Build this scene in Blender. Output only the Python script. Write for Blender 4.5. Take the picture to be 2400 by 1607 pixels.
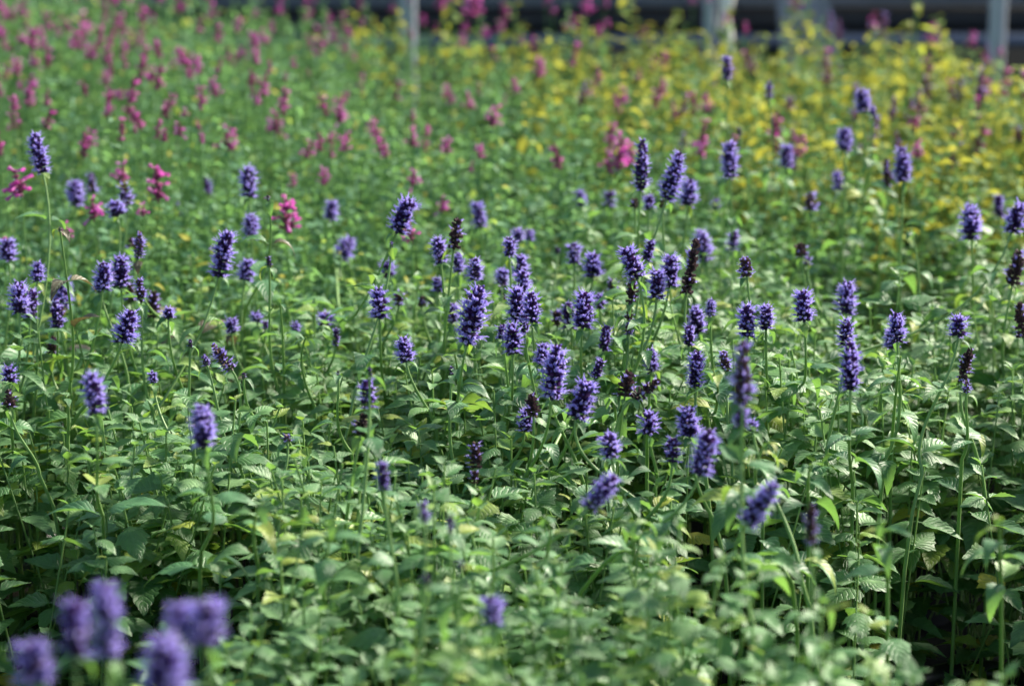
import bpy, math, random
import numpy as np
from mathutils import Vector, Matrix, Quaternion

for o in list(bpy.data.objects):
    bpy.data.objects.remove(o, do_unlink=True)
SC = bpy.context.scene
COL = SC.collection
R = math.radians
random.seed(11)
RNG = np.random.default_rng(7)

# ------------------------------------------------------------------ camera
CAM_H = 1.16            # metres above the ground cloth
PITCH = R(14.9)
FPX = 6000.0            # focal length in photo pixels (photo 2400 x 1607)
HC = 0.42               # height of the leaf canopy
cd = bpy.data.cameras.new('camera')
cam = bpy.data.objects.new('camera', cd); COL.objects.link(cam)
cam.location = (0, 0, CAM_H)
cam.rotation_euler = (math.pi / 2 - PITCH, 0, 0)
cd.sensor_width = 36; cd.lens = 90; cd.clip_start = 0.05; cd.clip_end = 500
cd.dof.use_dof = True; cd.dof.focus_distance = 2.49; cd.dof.aperture_fstop = 4.4
SC.camera = cam

# ------------------------------------------------------------------ light
SUN_EL, SUN_AZ = R(34), R(48)      # azimuth clockwise from +Y
w = bpy.data.worlds.new('World'); SC.world = w; w.use_nodes = True
nt = w.node_tree
sky = nt.nodes.new('ShaderNodeTexSky'); sky.sky_type = 'NISHITA'; sky.sun_disc = False
sky.sun_elevation = SUN_EL; sky.sun_rotation = SUN_AZ; sky.dust_density = 2.0
nt.links.new(sky.outputs[0], nt.nodes['Background'].inputs[0])
nt.nodes['Background'].inputs[1].default_value = 0.085
ld = bpy.data.lights.new('sun', 'SUN'); ld.energy = 5.0; ld.angle = R(8); ld.color = (1.0, 0.93, 0.78)
sun = bpy.data.objects.new('sun', ld); COL.objects.link(sun)
sdir = Vector((math.sin(SUN_AZ) * math.cos(SUN_EL), math.cos(SUN_AZ) * math.cos(SUN_EL), math.sin(SUN_EL)))
sun.rotation_euler = sdir.to_track_quat('Z', 'Y').to_euler()
SC.view_settings.view_transform = 'Standard'; SC.view_settings.look = 'None'
SC.view_settings.gamma = 1.0; SC.view_settings.exposure = 1.40

# ------------------------------------------------------------------ geometry helpers
FWD = Vector((0, math.cos(PITCH), -math.sin(PITCH)))
UP = Vector((0, math.sin(PITCH), math.cos(PITCH)))
CAMP = Vector((0, 0, CAM_H))
VS = 2400 / 2342.0       # readings were taken on a 2342-wide view of the photo

def at(px, py, d):       # photo pixel + distance along the view axis -> point in the garden
    return CAMP + d * (FWD + Vector((1, 0, 0)) * ((px - 1200) / FPX) + UP * (-(py - 803.5) / FPX))
def row_depth(py, h):    # distance at which a level surface h below the camera shows in row py
    return h / (math.sin(PITCH) + (py - 803.5) / FPX * math.cos(PITCH))
def to_px(X, Y, Z):
    dx, dy, dz = X, Y, Z - CAM_H
    d = dy * math.cos(PITCH) - dz * math.sin(PITCH)
    u = dy * math.sin(PITCH) + dz * math.cos(PITCH)
    return 1200 + FPX * dx / d, 803.5 - FPX * u / d

def mesh_from(name, V, Q, mat, tint=None, uv=None, smooth=True, mats=None, midx=None):
    V = np.asarray(V, dtype=np.float32); Q = np.asarray(Q, dtype=np.int32)
    me = bpy.data.meshes.new(name)
    me.vertices.add(len(V)); me.vertices.foreach_set('co', V.ravel())
    n = len(Q)
    me.loops.add(n * 4); me.loops.foreach_set('vertex_index', Q.ravel())
    me.polygons.add(n)
    me.polygons.foreach_set('loop_start', np.arange(0, n * 4, 4, dtype=np.int32))
    me.polygons.foreach_set('loop_total', np.full(n, 4, dtype=np.int32))
    if smooth: me.polygons.foreach_set('use_smooth', np.ones(n, dtype=bool))
    for m in (mats or [mat]): me.materials.append(m)
    if midx is not None: me.polygons.foreach_set('material_index', np.asarray(midx, dtype=np.int32))
    if tint is not None:
        a = me.attributes.new('tint', 'FLOAT', 'POINT'); a.data.foreach_set('value', np.asarray(tint, dtype=np.float32))
    if uv is not None:
        l = me.uv_layers.new(name='UVMap'); l.data.foreach_set('uv', np.asarray(uv, dtype=np.float32)[Q.ravel()].ravel())
    me.update(calc_edges=True); me.validate()
    return me

def link(name, me, parent=None, label=None, cat=None, group=None, kind=None):
    o = bpy.data.objects.new(name, me); COL.objects.link(o)
    if parent: o.parent = parent
    if label: o['label'] = label
    if cat: o['category'] = cat
    if group: o['group'] = group
    if kind: o['kind'] = kind
    return o
def thing(name, loc, label, cat, group=None):
    o = link(name, None, None, label, cat, group); o.location = loc; o.empty_display_size = 0.02
    return o

class Geo:               # collects quads
    def __init__(s): s.V = []; s.Q = []; s.T = []; s.n = 0
    def add(s, V, Q, t=0.0):
        V = np.asarray(V, dtype=float).reshape(-1, 3)
        s.V.append(V); s.Q.append(np.asarray(Q, dtype=int).reshape(-1, 4) + s.n); s.T.append(np.full(len(V), t) if np.isscalar(t) else np.asarray(t)); s.n += len(V)
    def mesh(s, name, mat, smooth=True):
        return mesh_from(name, np.concatenate(s.V), np.concatenate(s.Q), mat, np.concatenate(s.T), smooth=smooth)
    def box(s, c, d, rz=0.0, t=0.5):
        x, y, z = [k / 2 for k in d]
        P = np.array([[-x,-y,-z],[x,-y,-z],[x,y,-z],[-x,y,-z],[-x,-y,z],[x,-y,z],[x,y,z],[-x,y,z]])
        cs, sn = math.cos(rz), math.sin(rz)
        P = np.stack([P[:,0]*cs - P[:,1]*sn, P[:,0]*sn + P[:,1]*cs, P[:,2]], 1) + np.array(c)
        s.add(P, [[0,3,2,1],[4,5,6,7],[0,1,5,4],[1,2,6,5],[2,3,7,6],[3,0,4,7]], t)
    def tube(s, pts, rad, k=5, t=0.5, cap=False):
        pts = [Vector(p) for p in pts]; n = len(pts)
        V = []; ref = None
        for i, p in enumerate(pts):
            d = (pts[min(i+1, n-1)] - pts[max(i-1, 0)])
            if d.length < 1e-9: d = Vector((0,0,1))
            d.normalize()
            if ref is None: ref = d.orthogonal().normalized()
            ref = (ref - d * ref.dot(d)).normalized(); b = d.cross(ref)
            r = rad[i] if hasattr(rad, '__len__') else rad
            for j in range(k):
                a = 2 * math.pi * j / k
                V.append(p + (ref * math.cos(a) + b * math.sin(a)) * r)
        Q = [[i*k + j, i*k + (j+1) % k, (i+1)*k + (j+1) % k, (i+1)*k + j] for i in range(n-1) for j in range(k)]
        s.add([tuple(v) for v in V], Q, t)

# ------------------------------------------------------------------ materials
def new_mat(name):
    m = bpy.data.materials.new(name); m.use_nodes = True
    m.node_tree.nodes.clear(); return m, m.node_tree
def ramp(nt, fac, stops):
    r = nt.nodes.new('ShaderNodeValToRGB'); e = r.color_ramp.elements
    while len(e) < len(stops): e.new(0.5)
    for k, (p, c) in enumerate(stops): e[k].position = p; e[k].color = (*c, 1)
    nt.links.new(fac, r.inputs[0]); return r.outputs[0]
def mathn(nt, op, a, b=None, c=None):
    n = nt.nodes.new('ShaderNodeMath'); n.operation = op
    for i, v in enumerate((a, b, c)):
        if v is None: continue
        if isinstance(v, (int, float)): n.inputs[i].default_value = v
        else: nt.links.new(v, n.inputs[i])
    return n.outputs[0]

def leaf_mat(name, stops, trans, rand=False, rough=0.48, tmix=0.4, veins=True, spec=0.5):
    """leaf: glossy blade, paler veins, light coming through; colour from a per-leaf value"""
    m, t = new_mat(name)
    out = t.nodes.new('ShaderNodeOutputMaterial')
    if rand:
        f = t.nodes.new('ShaderNodeObjectInfo').outputs['Random']
    else:
        a = t.nodes.new('ShaderNodeAttribute'); a.attribute_name = 'tint'; f = a.outputs['Fac']
    col = ramp(t, f, stops)
    geo = t.nodes.new('ShaderNodeNewGeometry')
    nz = t.nodes.new('ShaderNodeTexNoise'); nz.inputs['Scale'].default_value = 130; nz.inputs['Detail'].default_value = 3
    t.links.new(geo.outputs['Position'], nz.inputs['Vector'])
    hsv = t.nodes.new('ShaderNodeHueSaturation')
    v = mathn(t, 'MULTIPLY_ADD', nz.outputs[0], 0.7, 0.65)
    t.links.new(v, hsv.inputs['Value']); t.links.new(col, hsv.inputs['Color'])
    base = hsv.outputs[0]
    p = t.nodes.new('ShaderNodeBsdfPrincipled')
    p.inputs['Roughness'].default_value = rough; p.inputs['Specular IOR Level'].default_value = spec
    if veins:
        uv = t.nodes.new('ShaderNodeUVMap'); sx = t.nodes.new('ShaderNodeSeparateXYZ'); t.links.new(uv.outputs[0], sx.inputs[0])
        ab = mathn(t, 'ABSOLUTE', sx.outputs[0])
        ph = mathn(t, 'MULTIPLY', mathn(t, 'SUBTRACT', sx.outputs[1], mathn(t, 'MULTIPLY', ab, 0.30)), 46.0)
        sv = mathn(t, 'SINE', ph)
        vein = mathn(t, 'POWER', mathn(t, 'ABSOLUTE', mathn(t, 'MULTIPLY_ADD', sv, 0.5, 0.5)), 6.0)
        mid = mathn(t, 'LESS_THAN', ab, 0.07)
        vm = mathn(t, 'MAXIMUM', vein, mid)
        mx = t.nodes.new('ShaderNodeMix'); mx.data_type = 'RGBA'
        t.links.new(mathn(t, 'MULTIPLY', vm, 0.25), mx.inputs['Factor'])
        t.links.new(base, mx.inputs['A']); mx.inputs['B'].default_value = (0.20, 0.36, 0.18, 1)
        base = mx.outputs['Result']
        bump = t.nodes.new('ShaderNodeBump'); bump.invert = True; bump.inputs['Strength'].default_value = 0.55; bump.inputs['Distance'].default_value = 0.0012
        t.links.new(mathn(t, 'ADD', vm, mathn(t, 'MULTIPLY', nz.outputs[0], 0.6)), bump.inputs['Height'])
        t.links.new(bump.outputs[0], p.inputs['Normal'])
    t.links.new(base, p.inputs['Base Color'])
    tr = t.nodes.new('ShaderNodeBsdfTranslucent')
    tm = t.nodes.new('ShaderNodeMix'); tm.data_type = 'RGBA'; tm.inputs['Factor'].default_value = 0.65
    t.links.new(base, tm.inputs['A']); tm.inputs['B'].default_value = (*trans, 1)
    t.links.new(tm.outputs['Result'], tr.inputs['Color'])
    ms = t.nodes.new('ShaderNodeMixShader'); ms.inputs[0].default_value = tmix
    t.links.new(p.outputs[0], ms.inputs[1]); t.links.new(tr.outputs[0], ms.inputs[2])
    t.links.new(ms.outputs[0], out.inputs[0])
    return m

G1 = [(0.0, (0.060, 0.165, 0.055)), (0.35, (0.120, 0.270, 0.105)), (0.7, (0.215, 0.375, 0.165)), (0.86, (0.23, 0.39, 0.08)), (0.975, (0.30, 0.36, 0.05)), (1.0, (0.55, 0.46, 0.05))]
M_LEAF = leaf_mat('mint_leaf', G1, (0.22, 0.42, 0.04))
M_LEAFR = leaf_mat('stem_leaf', [(0.0, (0.045, 0.15, 0.06)), (0.5, (0.09, 0.24, 0.10)), (0.85, (0.15, 0.31, 0.09)), (1.0, (0.34, 0.38, 0.05))], (0.22, 0.42, 0.05), rand=True)
M_BROWN = leaf_mat('bronze_leaf', [(0.0, (0.06, 0.05, 0.03)), (1.0, (0.13, 0.10, 0.05))], (0.20, 0.16, 0.05), rand=True, tmix=0.25)
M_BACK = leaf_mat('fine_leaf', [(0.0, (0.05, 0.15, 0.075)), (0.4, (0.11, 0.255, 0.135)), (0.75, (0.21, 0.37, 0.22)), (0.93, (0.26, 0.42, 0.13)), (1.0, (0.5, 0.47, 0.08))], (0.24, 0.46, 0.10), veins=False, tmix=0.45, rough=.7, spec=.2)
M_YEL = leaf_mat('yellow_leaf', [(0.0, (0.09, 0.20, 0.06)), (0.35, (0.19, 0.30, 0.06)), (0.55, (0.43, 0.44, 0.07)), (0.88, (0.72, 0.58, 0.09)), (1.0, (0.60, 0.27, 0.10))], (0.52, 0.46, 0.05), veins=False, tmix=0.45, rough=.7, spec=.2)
M_YSH = leaf_mat('lime_leaf', [(0.0, (0.22, 0.36, 0.05)), (1.0, (0.55, 0.52, 0.06))], (0.5, 0.58, 0.04), rand=True, tmix=0.5)

def plain(name, col, rough=0.5, tint=None, trans=None, tmix=0.4, noise=0.0, nscale=60, bump=0.0, spec=0.5, metallic=0.0):
    m, t = new_mat(name)
    out = t.nodes.new('ShaderNodeOutputMaterial'); p = t.nodes.new('ShaderNodeBsdfPrincipled')
    p.inputs['Roughness'].default_value = rough; p.inputs['Specular IOR Level'].default_value = spec; p.inputs['Metallic'].default_value = metallic
    if tint:
        a = t.nodes.new('ShaderNodeAttribute'); a.attribute_name = 'tint'; c = ramp(t, a.outputs['Fac'], tint)
    else:
        rgb = t.nodes.new('ShaderNodeRGB'); rgb.outputs[0].default_value = (*col, 1); c = rgb.outputs[0]
    if noise:
        g = t.nodes.new('ShaderNodeTexCoord'); nz = t.nodes.new('ShaderNodeTexNoise'); nz.inputs['Scale'].default_value = nscale; nz.inputs['Detail'].default_value = 5
        t.links.new(g.outputs['Object'], nz.inputs['Vector'])
        h = t.nodes.new('ShaderNodeHueSaturation'); t.links.new(c, h.inputs['Color'])
        t.links.new(mathn(t, 'MULTIPLY_ADD', nz.outputs[0], 2 * noise, 1 - noise), h.inputs['Value']); c = h.outputs[0]
        if bump:
            b = t.nodes.new('ShaderNodeBump'); b.inputs['Strength'].default_value = bump; b.inputs['Distance'].default_value = 0.003
            t.links.new(nz.outputs[0], b.inputs['Height']); t.links.new(b.outputs[0], p.inputs['Normal'])
    t.links.new(c, p.inputs['Base Color'])
    if trans:
        tr = t.nodes.new('ShaderNodeBsdfTranslucent'); tr.inputs[0].default_value = (*trans, 1)
        ms = t.nodes.new('ShaderNodeMixShader'); ms.inputs[0].default_value = tmix
        t.links.new(p.outputs[0], ms.inputs[1]); t.links.new(tr.outputs[0], ms.inputs[2]); t.links.new(ms.outputs[0], out.inputs[0])
    else: t.links.new(p.outputs[0], out.inputs[0])
    return m
M_STEM = plain('green_stem', (0.20, 0.34, 0.11), 0.5, trans=(0.3, 0.5, 0.1), tmix=0.2, noise=0.25, nscale=40)
M_STEM2 = plain('fine_green_stem', (0.17, 0.33, 0.10), 0.5, trans=(0.25, 0.45, 0.1), tmix=0.2)
CAL = [(0.0, (0.014, 0.009, 0.032)), (0.5, (0.045, 0.020, 0.09)), (1.0, (0.17, 0.05, 0.23))]
M_CAL = plain('calyx_violet', None, 0.55, tint=CAL, trans=(0.10, 0.04, 0.18), tmix=0.2)
M_CALF = plain('calyx_faded', None, 0.6, tint=[(0.0, (0.035, 0.02, 0.028)), (0.45, (0.10, 0.052, 0.055)), (1.0, (0.30, 0.17, 0.11))], trans=(0.1, 0.06, 0.08), tmix=0.15)
M_PET = plain('petal_lavender', None, 0.45, tint=[(0.0, (0.12, 0.08, 0.38)), (0.45, (0.33, 0.26, 0.76)), (1.0, (0.76, 0.70, 0.96))], trans=(0.46, 0.37, 0.92), tmix=0.45)
M_PCAL = plain('calyx_raspberry', None, 0.55, tint=[(0.0, (0.10, 0.02, 0.065)), (0.5, (0.21, 0.045, 0.125)), (1.0, (0.31, 0.11, 0.17))], trans=(0.38, 0.10, 0.24), tmix=0.35)
M_PPET = plain('petal_magenta', None, 0.45, tint=[(0.0, (0.44, 0.05, 0.29)), (0.5, (0.60, 0.10, 0.46)), (1.0, (0.66, 0.24, 0.66))], trans=(0.65, 0.12, 0.5), tmix=0.45)
M_MCAL = plain('calyx_mauve', None, 0.55, tint=[(0.0, (0.07, 0.03, 0.06)), (0.5, (0.16, 0.06, 0.12)), (1.0, (0.30, 0.14, 0.24))], trans=(0.3, 0.1, 0.2), tmix=0.3)

# ------------------------------------------------------------------ leaf template
def leaf_tpl(nl, nw, L=1.0, width=0.60, fold=0.14, arch=0.28, serr=0.10, petiole=0.12, curl=0.0, twist=0.0):
    """blade along +X, up +Z; scalloped edge, folded along the midrib, tip arching down"""
    ss = np.linspace(0, 1, nl + 1); tt = np.linspace(-1, 1, nw + 1)
    V = []; UV = []
    for i, s in enumerate(ss):
        prof = (min(s / 0.27, 1.0) ** 0.75 * 0.5 + 0.5 * min(s / 0.12, 1.0)) * max(1 - max(s - 0.22, 0) / 0.78, 0) ** 0.88
        if s == 0: prof = 0.10
        if s == 1: prof = 0.015
        wd = prof * width * 0.5 * (1 + (serr if i % 2 else -serr))
        x = petiole + s * (1 - petiole)
        th = arch * s * 2.0
        cx = petiole + (math.sin(th) / (arch * 2.0) if arch > 1e-3 else s) * (1 - petiole)
        cz = -((1 - math.cos(th)) / (arch * 2.0) if arch > 1e-3 else 0) * (1 - petiole)
        for t in tt:
            a = twist * s; y = t * wd; z = abs(t) * wd * fold * 2 - curl * (t * wd) ** 2 * 4 + 0.012 * math.sin(9 * s + 2.5 * t)
            V.append((cx, y * math.cos(a) - z * math.sin(a), cz + z * math.cos(a) + y * math.sin(a))); UV.append((t, s))
    n = nw + 1
    Q = [[i*n + j, (i+1)*n + j, (i+1)*n + j + 1, i*n + j + 1] for i in range(nl) for j in range(nw)]
    b = len(V)                       # petiole as a narrow strip
    V += [(-0.02, -0.012, 0), (-0.02, 0.012, 0), (petiole + .01, 0.016, 0.004), (petiole + .01, -0.016, 0.004)]; UV += [(0, 0)] * 4
    Q.append([b, b + 3, b + 2, b + 1])
    return np.array(V) * L, np.array(Q), np.array(UV)

class LeafField:         # many leaves joined into one mesh
    def __init__(s, tpls): s.t = tpls; s.rec = [[] for _ in tpls]
    def add(s, k, P, az, pitch, roll, size, tint): s.rec[k].append((P[0], P[1], P[2], az, pitch, roll, size, tint))
    def mesh(s, name, mat):
        VV, QQ, TT, UU, off = [], [], [], [], 0
        for (tv, tq, tuv), rec in zip(s.t, s.rec):
            if not rec: continue
            A = np.array(rec); n = len(A); m = len(tv)
            az, pi, ro, sz = A[:,3], A[:,4], A[:,5], A[:,6]
            p = tv[None] * sz[:,None,None]
            x, y, z = p[:,:,0], p[:,:,1], p[:,:,2]
            cr, sr = np.cos(ro)[:,None], np.sin(ro)[:,None]
            y, z = y*cr - z*sr, y*sr + z*cr
            cp, sp = np.cos(pi)[:,None], np.sin(pi)[:,None]
            x, z = x*cp - z*sp, x*sp + z*cp
            ca, sa = np.cos(az)[:,None], np.sin(az)[:,None]
            x, y = x*ca - y*sa, x*sa + y*ca
            P = np.stack([x, y, z], 2) + A[:,None,:3]
            VV.append(P.reshape(-1, 3)); QQ.append((tq[None] + (np.arange(n) * m)[:,None,None] + off).reshape(-1, 4))
            TT.append(np.repeat(A[:,7], m)); UU.append(np.tile(tuv, (n, 1))); off += n * m
        return mesh_from(name, np.concatenate(VV), np.concatenate(QQ), mat, np.concatenate(TT), np.concatenate(UU))

def wave(x, y, s=1.0):
    return (math.sin(x*7.3*s + 1.3*math.sin(y*5.1*s)) + math.sin(y*9.1*s + 2.0 + math.sin(x*4.7*s)) + 0.7*math.sin((x+y)*15.7*s + 1.0)) / 2.7

# ------------------------------------------------------------------ ground and the place behind
g = Geo(); 
g.add([(-60,-20,0),(60,-20,0),(60,120,0),(-60,120,0)], [[0,1,2,3]])
m_ground = plain('ground_cloth', (0.012, 0.013, 0.014), 0.8, noise=0.5, nscale=30, bump=0.3, spec=0.0)
link('ground', g.mesh('ground', m_ground, False), kind='structure')

M_BOARD = plain('weathered_grey_board', (0.22, 0.25, 0.31), 0.7, noise=0.35, nscale=6, bump=0.3)
M_DARK = plain('dark_plastic', (0.02, 0.023, 0.03), 0.6, noise=0.3, nscale=8)
M_RAIL = plain('blue_grey_rail', (0.10, 0.13, 0.19), 0.45, noise=0.2, nscale=9)
def grey_bench(x0, x1, y, rot):
    cx = (x0 + x1) / 2; L = x1 - x0
    t = thing('nursery_bench', (cx, y, 0), 'long low dark nursery bench with grey side boards running behind the yellow plants', 'bench')
    t.rotation_euler.z = rot
    a = Geo(); a.box((0, 0, 0.43), (L, 0.03, 0.13)); link('side_board', a.mesh('side_board', M_BOARD, False), t)
    a = Geo(); a.box((0, -0.02, 0.285), (L, 0.05, 0.028)); link('rail', a.mesh('rail', M_RAIL, False), t)
    a = Geo(); a.box((0, 0.7, 0.355), (L, 1.36, 0.02)); link('bench_top', a.mesh('bench_top', M_DARK, False), t)
    a = Geo(); a.box((0, 0.03, 0.33), (L, 0.02, 0.06)); link('dark_fascia', a.mesh('dark_fascia', M_DARK, False), t)
    for lx in np.arange(-L/2 + 0.3, L/2, 1.2):
        for ly in (0.06, 1.3):
            a = Geo(); a.box((lx, ly, 0.135), (0.05, 0.05, 0.27)); link('leg', a.mesh('leg', M_DARK, False), t)
grey_bench(-5.5, 5.5, 6.1, R(1.5))

g = Geo()
for k in range(9): g.box((0, 11.0 + (k % 2) * 0.006, 0.15 + 0.3 * k), (26, 0.05, 0.29), t=0.5)
t = thing('plank_wall', (0, 11, 0), 'dark grey plank wall far behind the bench', 'wall')
o = link('plank', None, t); bpy.data.objects.remove(o)
o = link('planks', g.mesh('planks', M_BOARD, False), t); o.location = (0, -11, 0)

M_PIPE = plain('galvanised_pipe', (0.42, 0.46, 0.52), 0.42, noise=0.18, nscale=14, metallic=0.35)
M_TAPE = plain('pale_plastic_wrap', (0.85, 0.83, 0.74), 0.5, noise=0.2, nscale=50, bump=0.4)
def post(px, pyb, d, rad, label):
    p = at(px * VS, pyb * VS, d)
    t = thing('metal_post', (p.x, p.y, 0), label, 'post', 'metal posts behind the beds')
    a = Geo(); a.tube([(0,0,0.0),(0,0,0.8),(0,0,1.6),(0,0,2.4)], rad, 20); link('pipe', a.mesh('pipe', M_PIPE), t)
    a = Geo(); a.tube([(0,0,0.0),(0,0,0.03),(0,0,0.031)], [rad*1.5, rad*1.5, rad*1.05], 20); link('collar', a.mesh('collar', M_PIPE), t)
    return t
post(932, 60, 5.35, 0.0185, 'pale metal post left of the other two, rising among pink and yellow plants')
pm = post(1622, 60, 5.30, 0.0125, 'middle metal post, thin, with pale plastic wrapped beside it')
a = Geo()
for k in range(40):
    pass
pts = []; rr = []
for k in range(34):
    z = 0.10 + k * 0.022; pts.append((0.0345 + 0.003*math.sin(k*1.1), -0.002 + 0.003*math.cos(k*1.7), z)); rr.append(0.013 + 0.0028*math.sin(k*1.9) + 0.0015*math.sin(k*4.3))
a.tube(pts, rr, 14); link('plastic_wrap', a.mesh('plastic_wrap', M_TAPE), pm)
post(2279, 100, 5.2, 0.0178, 'plain metal post at the right end of the back edge')

# grey cloth sheet hanging off the bench
M_CLOTH = plain('grey_cloth', (0.26, 0.28, 0.31), 0.85, noise=0.25, nscale=20, bump=0.3)
pc = at(1830 * VS, 60 * VS, 5.95)
V = []; nu, nv = 28, 16
for i in range(nv + 1):
    s = i / nv; z = 0.50 - s * 0.40
    for side in (0, 1):
        for j in range(nu + 1):
            u = j / nu
            wl = 0.02 - 0.03 * s; wr = 0.06 + 0.07 * min(1, s / 0.5) ** 0.8 - (0.11 * max(0, s - 0.5) / 0.5)
            x = -wl * 1.5 + u * (wr + wl * 1.5) - 0.04
            y = -0.05 * s + 0.010 * math.sin(u * 17 + s * 2) * (0.4 + s) + side * 0.008
            V.append((x, y, z))
n = nu + 1; Q = []
for i in range(nv):
    for j in range(nu):
        b0 = i * 2 * n + j; b1 = (i + 1) * 2 * n + j
        Q.append([b0, b1, b1 + 1, b0 + 1]); Q.append([b0 + n, b0 + n + 1, b1 + n + 1, b1 + n])
g = Geo(); g.add(V, Q, 0.5)
o = link('grey_sheet', g.mesh('grey_sheet', M_CLOTH), None, 'grey cloth sheet hanging in folds off the bench beside the middle post', 'cloth'); o.location = (pc.x, pc.y - 0.02, 0)

# ------------------------------------------------------------------ leaf carpet
TPL = [leaf_tpl(10, 4, width=.66, arch=.16, fold=.14), leaf_tpl(10, 4, width=.58, arch=.28, fold=.20, twist=.3),
       leaf_tpl(10, 4, width=.72, arch=.20, fold=.05, curl=.3), leaf_tpl(10, 4, width=.62, arch=.08, fold=.22, twist=-.35),
       leaf_tpl(10, 4, width=.62, arch=.42, fold=.12, curl=.3)]
TPL_LO = [leaf_tpl(3, 2, width=.60, arch=.25, fold=.2, serr=0), leaf_tpl(3, 2, width=.5, arch=.5, fold=.3, serr=0), leaf_tpl(3, 2, width=.66, arch=.1, fold=.1, serr=0)]

# bare dark places between the pots (photo rows/columns -> ground area): x, y, radius across, radius deep
GAPS = []
for (px, py, rx, ry) in [(2360, 1330, 130, 110), (2385, 1480, 160, 120), (2300, 1590, 120, 50), (2250, 1290, 90, 28), (2010, 1385, 120, 34), (1790, 1345, 75, 30), (1880, 1480, 90, 22), (1730, 1210, 60, 20),
                         (110, 1500, 170, 70), (20, 1420, 90, 60), (330, 1440, 110, 40), (60, 1200, 60, 22), (1310, 1420, 60, 22), (380, 690, 90, 12), (2010, 715, 110, 12), (1480, 1130, 40, 16), (100, 900, 60, 10), (2130, 1180, 60, 16),(2300, 1120, 60, 16)]:
    d = row_depth(py, CAM_H - HC + 0.05)
    c = at(px, py, d); d2 = row_depth(py + ry, CAM_H - HC + 0.05); d1 = row_depth(py - ry, CAM_H - HC + 0.05)
    GAPS.append((c.x, c.y - .03, rx / FPX * d + (.060 if rx > 70 else .03), abs(d1 - d2) / 2 + (.12 if rx > 70 else .06)))
def gap_at(x, y):
    v = 1.0
    for gx, gy, rx, ry in GAPS:
        q = ((x - gx) / rx) ** 2 + ((y - gy) / ry) ** 2
        if q < 1.6: v = min(v, max(0.0, (q - 0.55) / 1.05))
    return v

POTS = []
sp = 0.175
yy = 0.75; rowi = 0
while yy < 5.6:
    x = -1.7 + (rowi % 2) * sp / 2
    while x < 1.7:
        POTS.append((x + RNG.normal(0, .012), yy + RNG.normal(0, .012)))
        x += sp
    yy += sp * 0.87; rowi += 1
PA = np.array(POTS)
def dome(x, y):
    return float(np.min((PA[:,0]-x)**2 + (PA[:,1]-y)**2)) ** 0.5

def edge_y(x):           # where the first block of pots ends and the fine-leaved block begins
    return 3.05 + 0.30 * max(-1, min(1, x / 0.6)) + 0.05 * math.sin(9 * x)

def front_canopy():
    F = LeafField(TPL); S = Geo()
    cell = 0.037
    y = 0.9
    while y < 3.75:
        hw = 0.205 * y + 0.30; x = -hw
        while x < hw:
            X = x + random.uniform(-.5, .5) * cell; Y = y + random.uniform(-.5, .5) * cell
            x += cell
            if Y > edge_y(X) + random.uniform(-.08, .08): continue
            gp = gap_at(X, Y)
            if random.random() > gp * 1.2: continue
            r = dome(X, Y)
            top = HC + 0.035 * wave(X, Y, 1.0) + .028 - 3.5 * r * r + random.gauss(0, .022) - (1 - gp) * .10
            if random.random() < 0.06: top += random.uniform(.02, .06)
            lean = (random.gauss(0, .17), random.gauss(0, .17)); a0 = random.uniform(0, math.pi)
            nn = 12 if (Y < 2.6 and min(gap_at(X, Y - .1), gap_at(X, Y + .08), gap_at(X - .06, Y), gap_at(X + .06, Y)) < .9) else 9 if Y < 2.5 else 6; zc = top; pb = random.random()
            pts = [(X, Y, top)]
            for k in range(nn):
                step = (0.012, 0.020, 0.026, 0.030, 0.034, 0.034)[min(k, 5)]
                base = (0.013, 0.023, 0.032, 0.039, 0.044, 0.044)[min(k, 5)] * random.uniform(.85, 1.35)
                P = (X + lean[0] * (zc - top), Y + lean[1] * (zc - top), zc)
                for h in (0, 1):
                    if k > 2 and random.random() < .15: continue
                    az = a0 + math.pi * h + (k % 2) * math.pi / 2 + random.gauss(0, .30)
                    pitch = (R(38) if k == 0 else R(14) if k == 1 else R(2)) + random.gauss(0, .17)
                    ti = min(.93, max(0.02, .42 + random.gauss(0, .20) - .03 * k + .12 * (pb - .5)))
                    if random.random() < .11: ti = random.uniform(.84, .97)
                    if k > 3 and random.random() < .03: ti = random.uniform(.975, 1.0)
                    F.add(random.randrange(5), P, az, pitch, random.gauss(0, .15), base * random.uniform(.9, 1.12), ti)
                zc -= step
                pts.append((X + lean[0] * (zc - top), Y + lean[1] * (zc - top), zc))
            pts.append((X + lean[0] * (0.1 - top), Y + lean[1] * (0.1 - top), 0.12))
            S.tube(pts[::2] + [pts[-1]], .0011, 3)
        y += cell
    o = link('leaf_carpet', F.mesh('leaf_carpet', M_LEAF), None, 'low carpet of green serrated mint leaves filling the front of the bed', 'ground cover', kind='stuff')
    o = link('shoot_stems', S.mesh('shoot_stems', M_STEM), None, 'thin upright green stems under the front leaf carpet', 'ground cover', kind='stuff')
front_canopy()

def yellow_line(px): return 70 + max(0, px - 900) * 0.275
def back_top(x, y):      # height of the rear block
    px, py = to_px(x, y, HC)
    left = max(0, min(1, (900 - px) / 900))
    return HC + 0.03 + 0.045 * wave(x, y, 1.5) + left * 0.10 * max(0, min(1, (y - 3.6) / 1.2)) + 0.03 * max(0, min(1, (y - edge_y(x)) / .5))
def back_end(x):
    return 4.58 + 0.06 * math.sin(5 * x) + 0.38 * max(0, min(1, (.1 - x) / 0.5))

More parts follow.
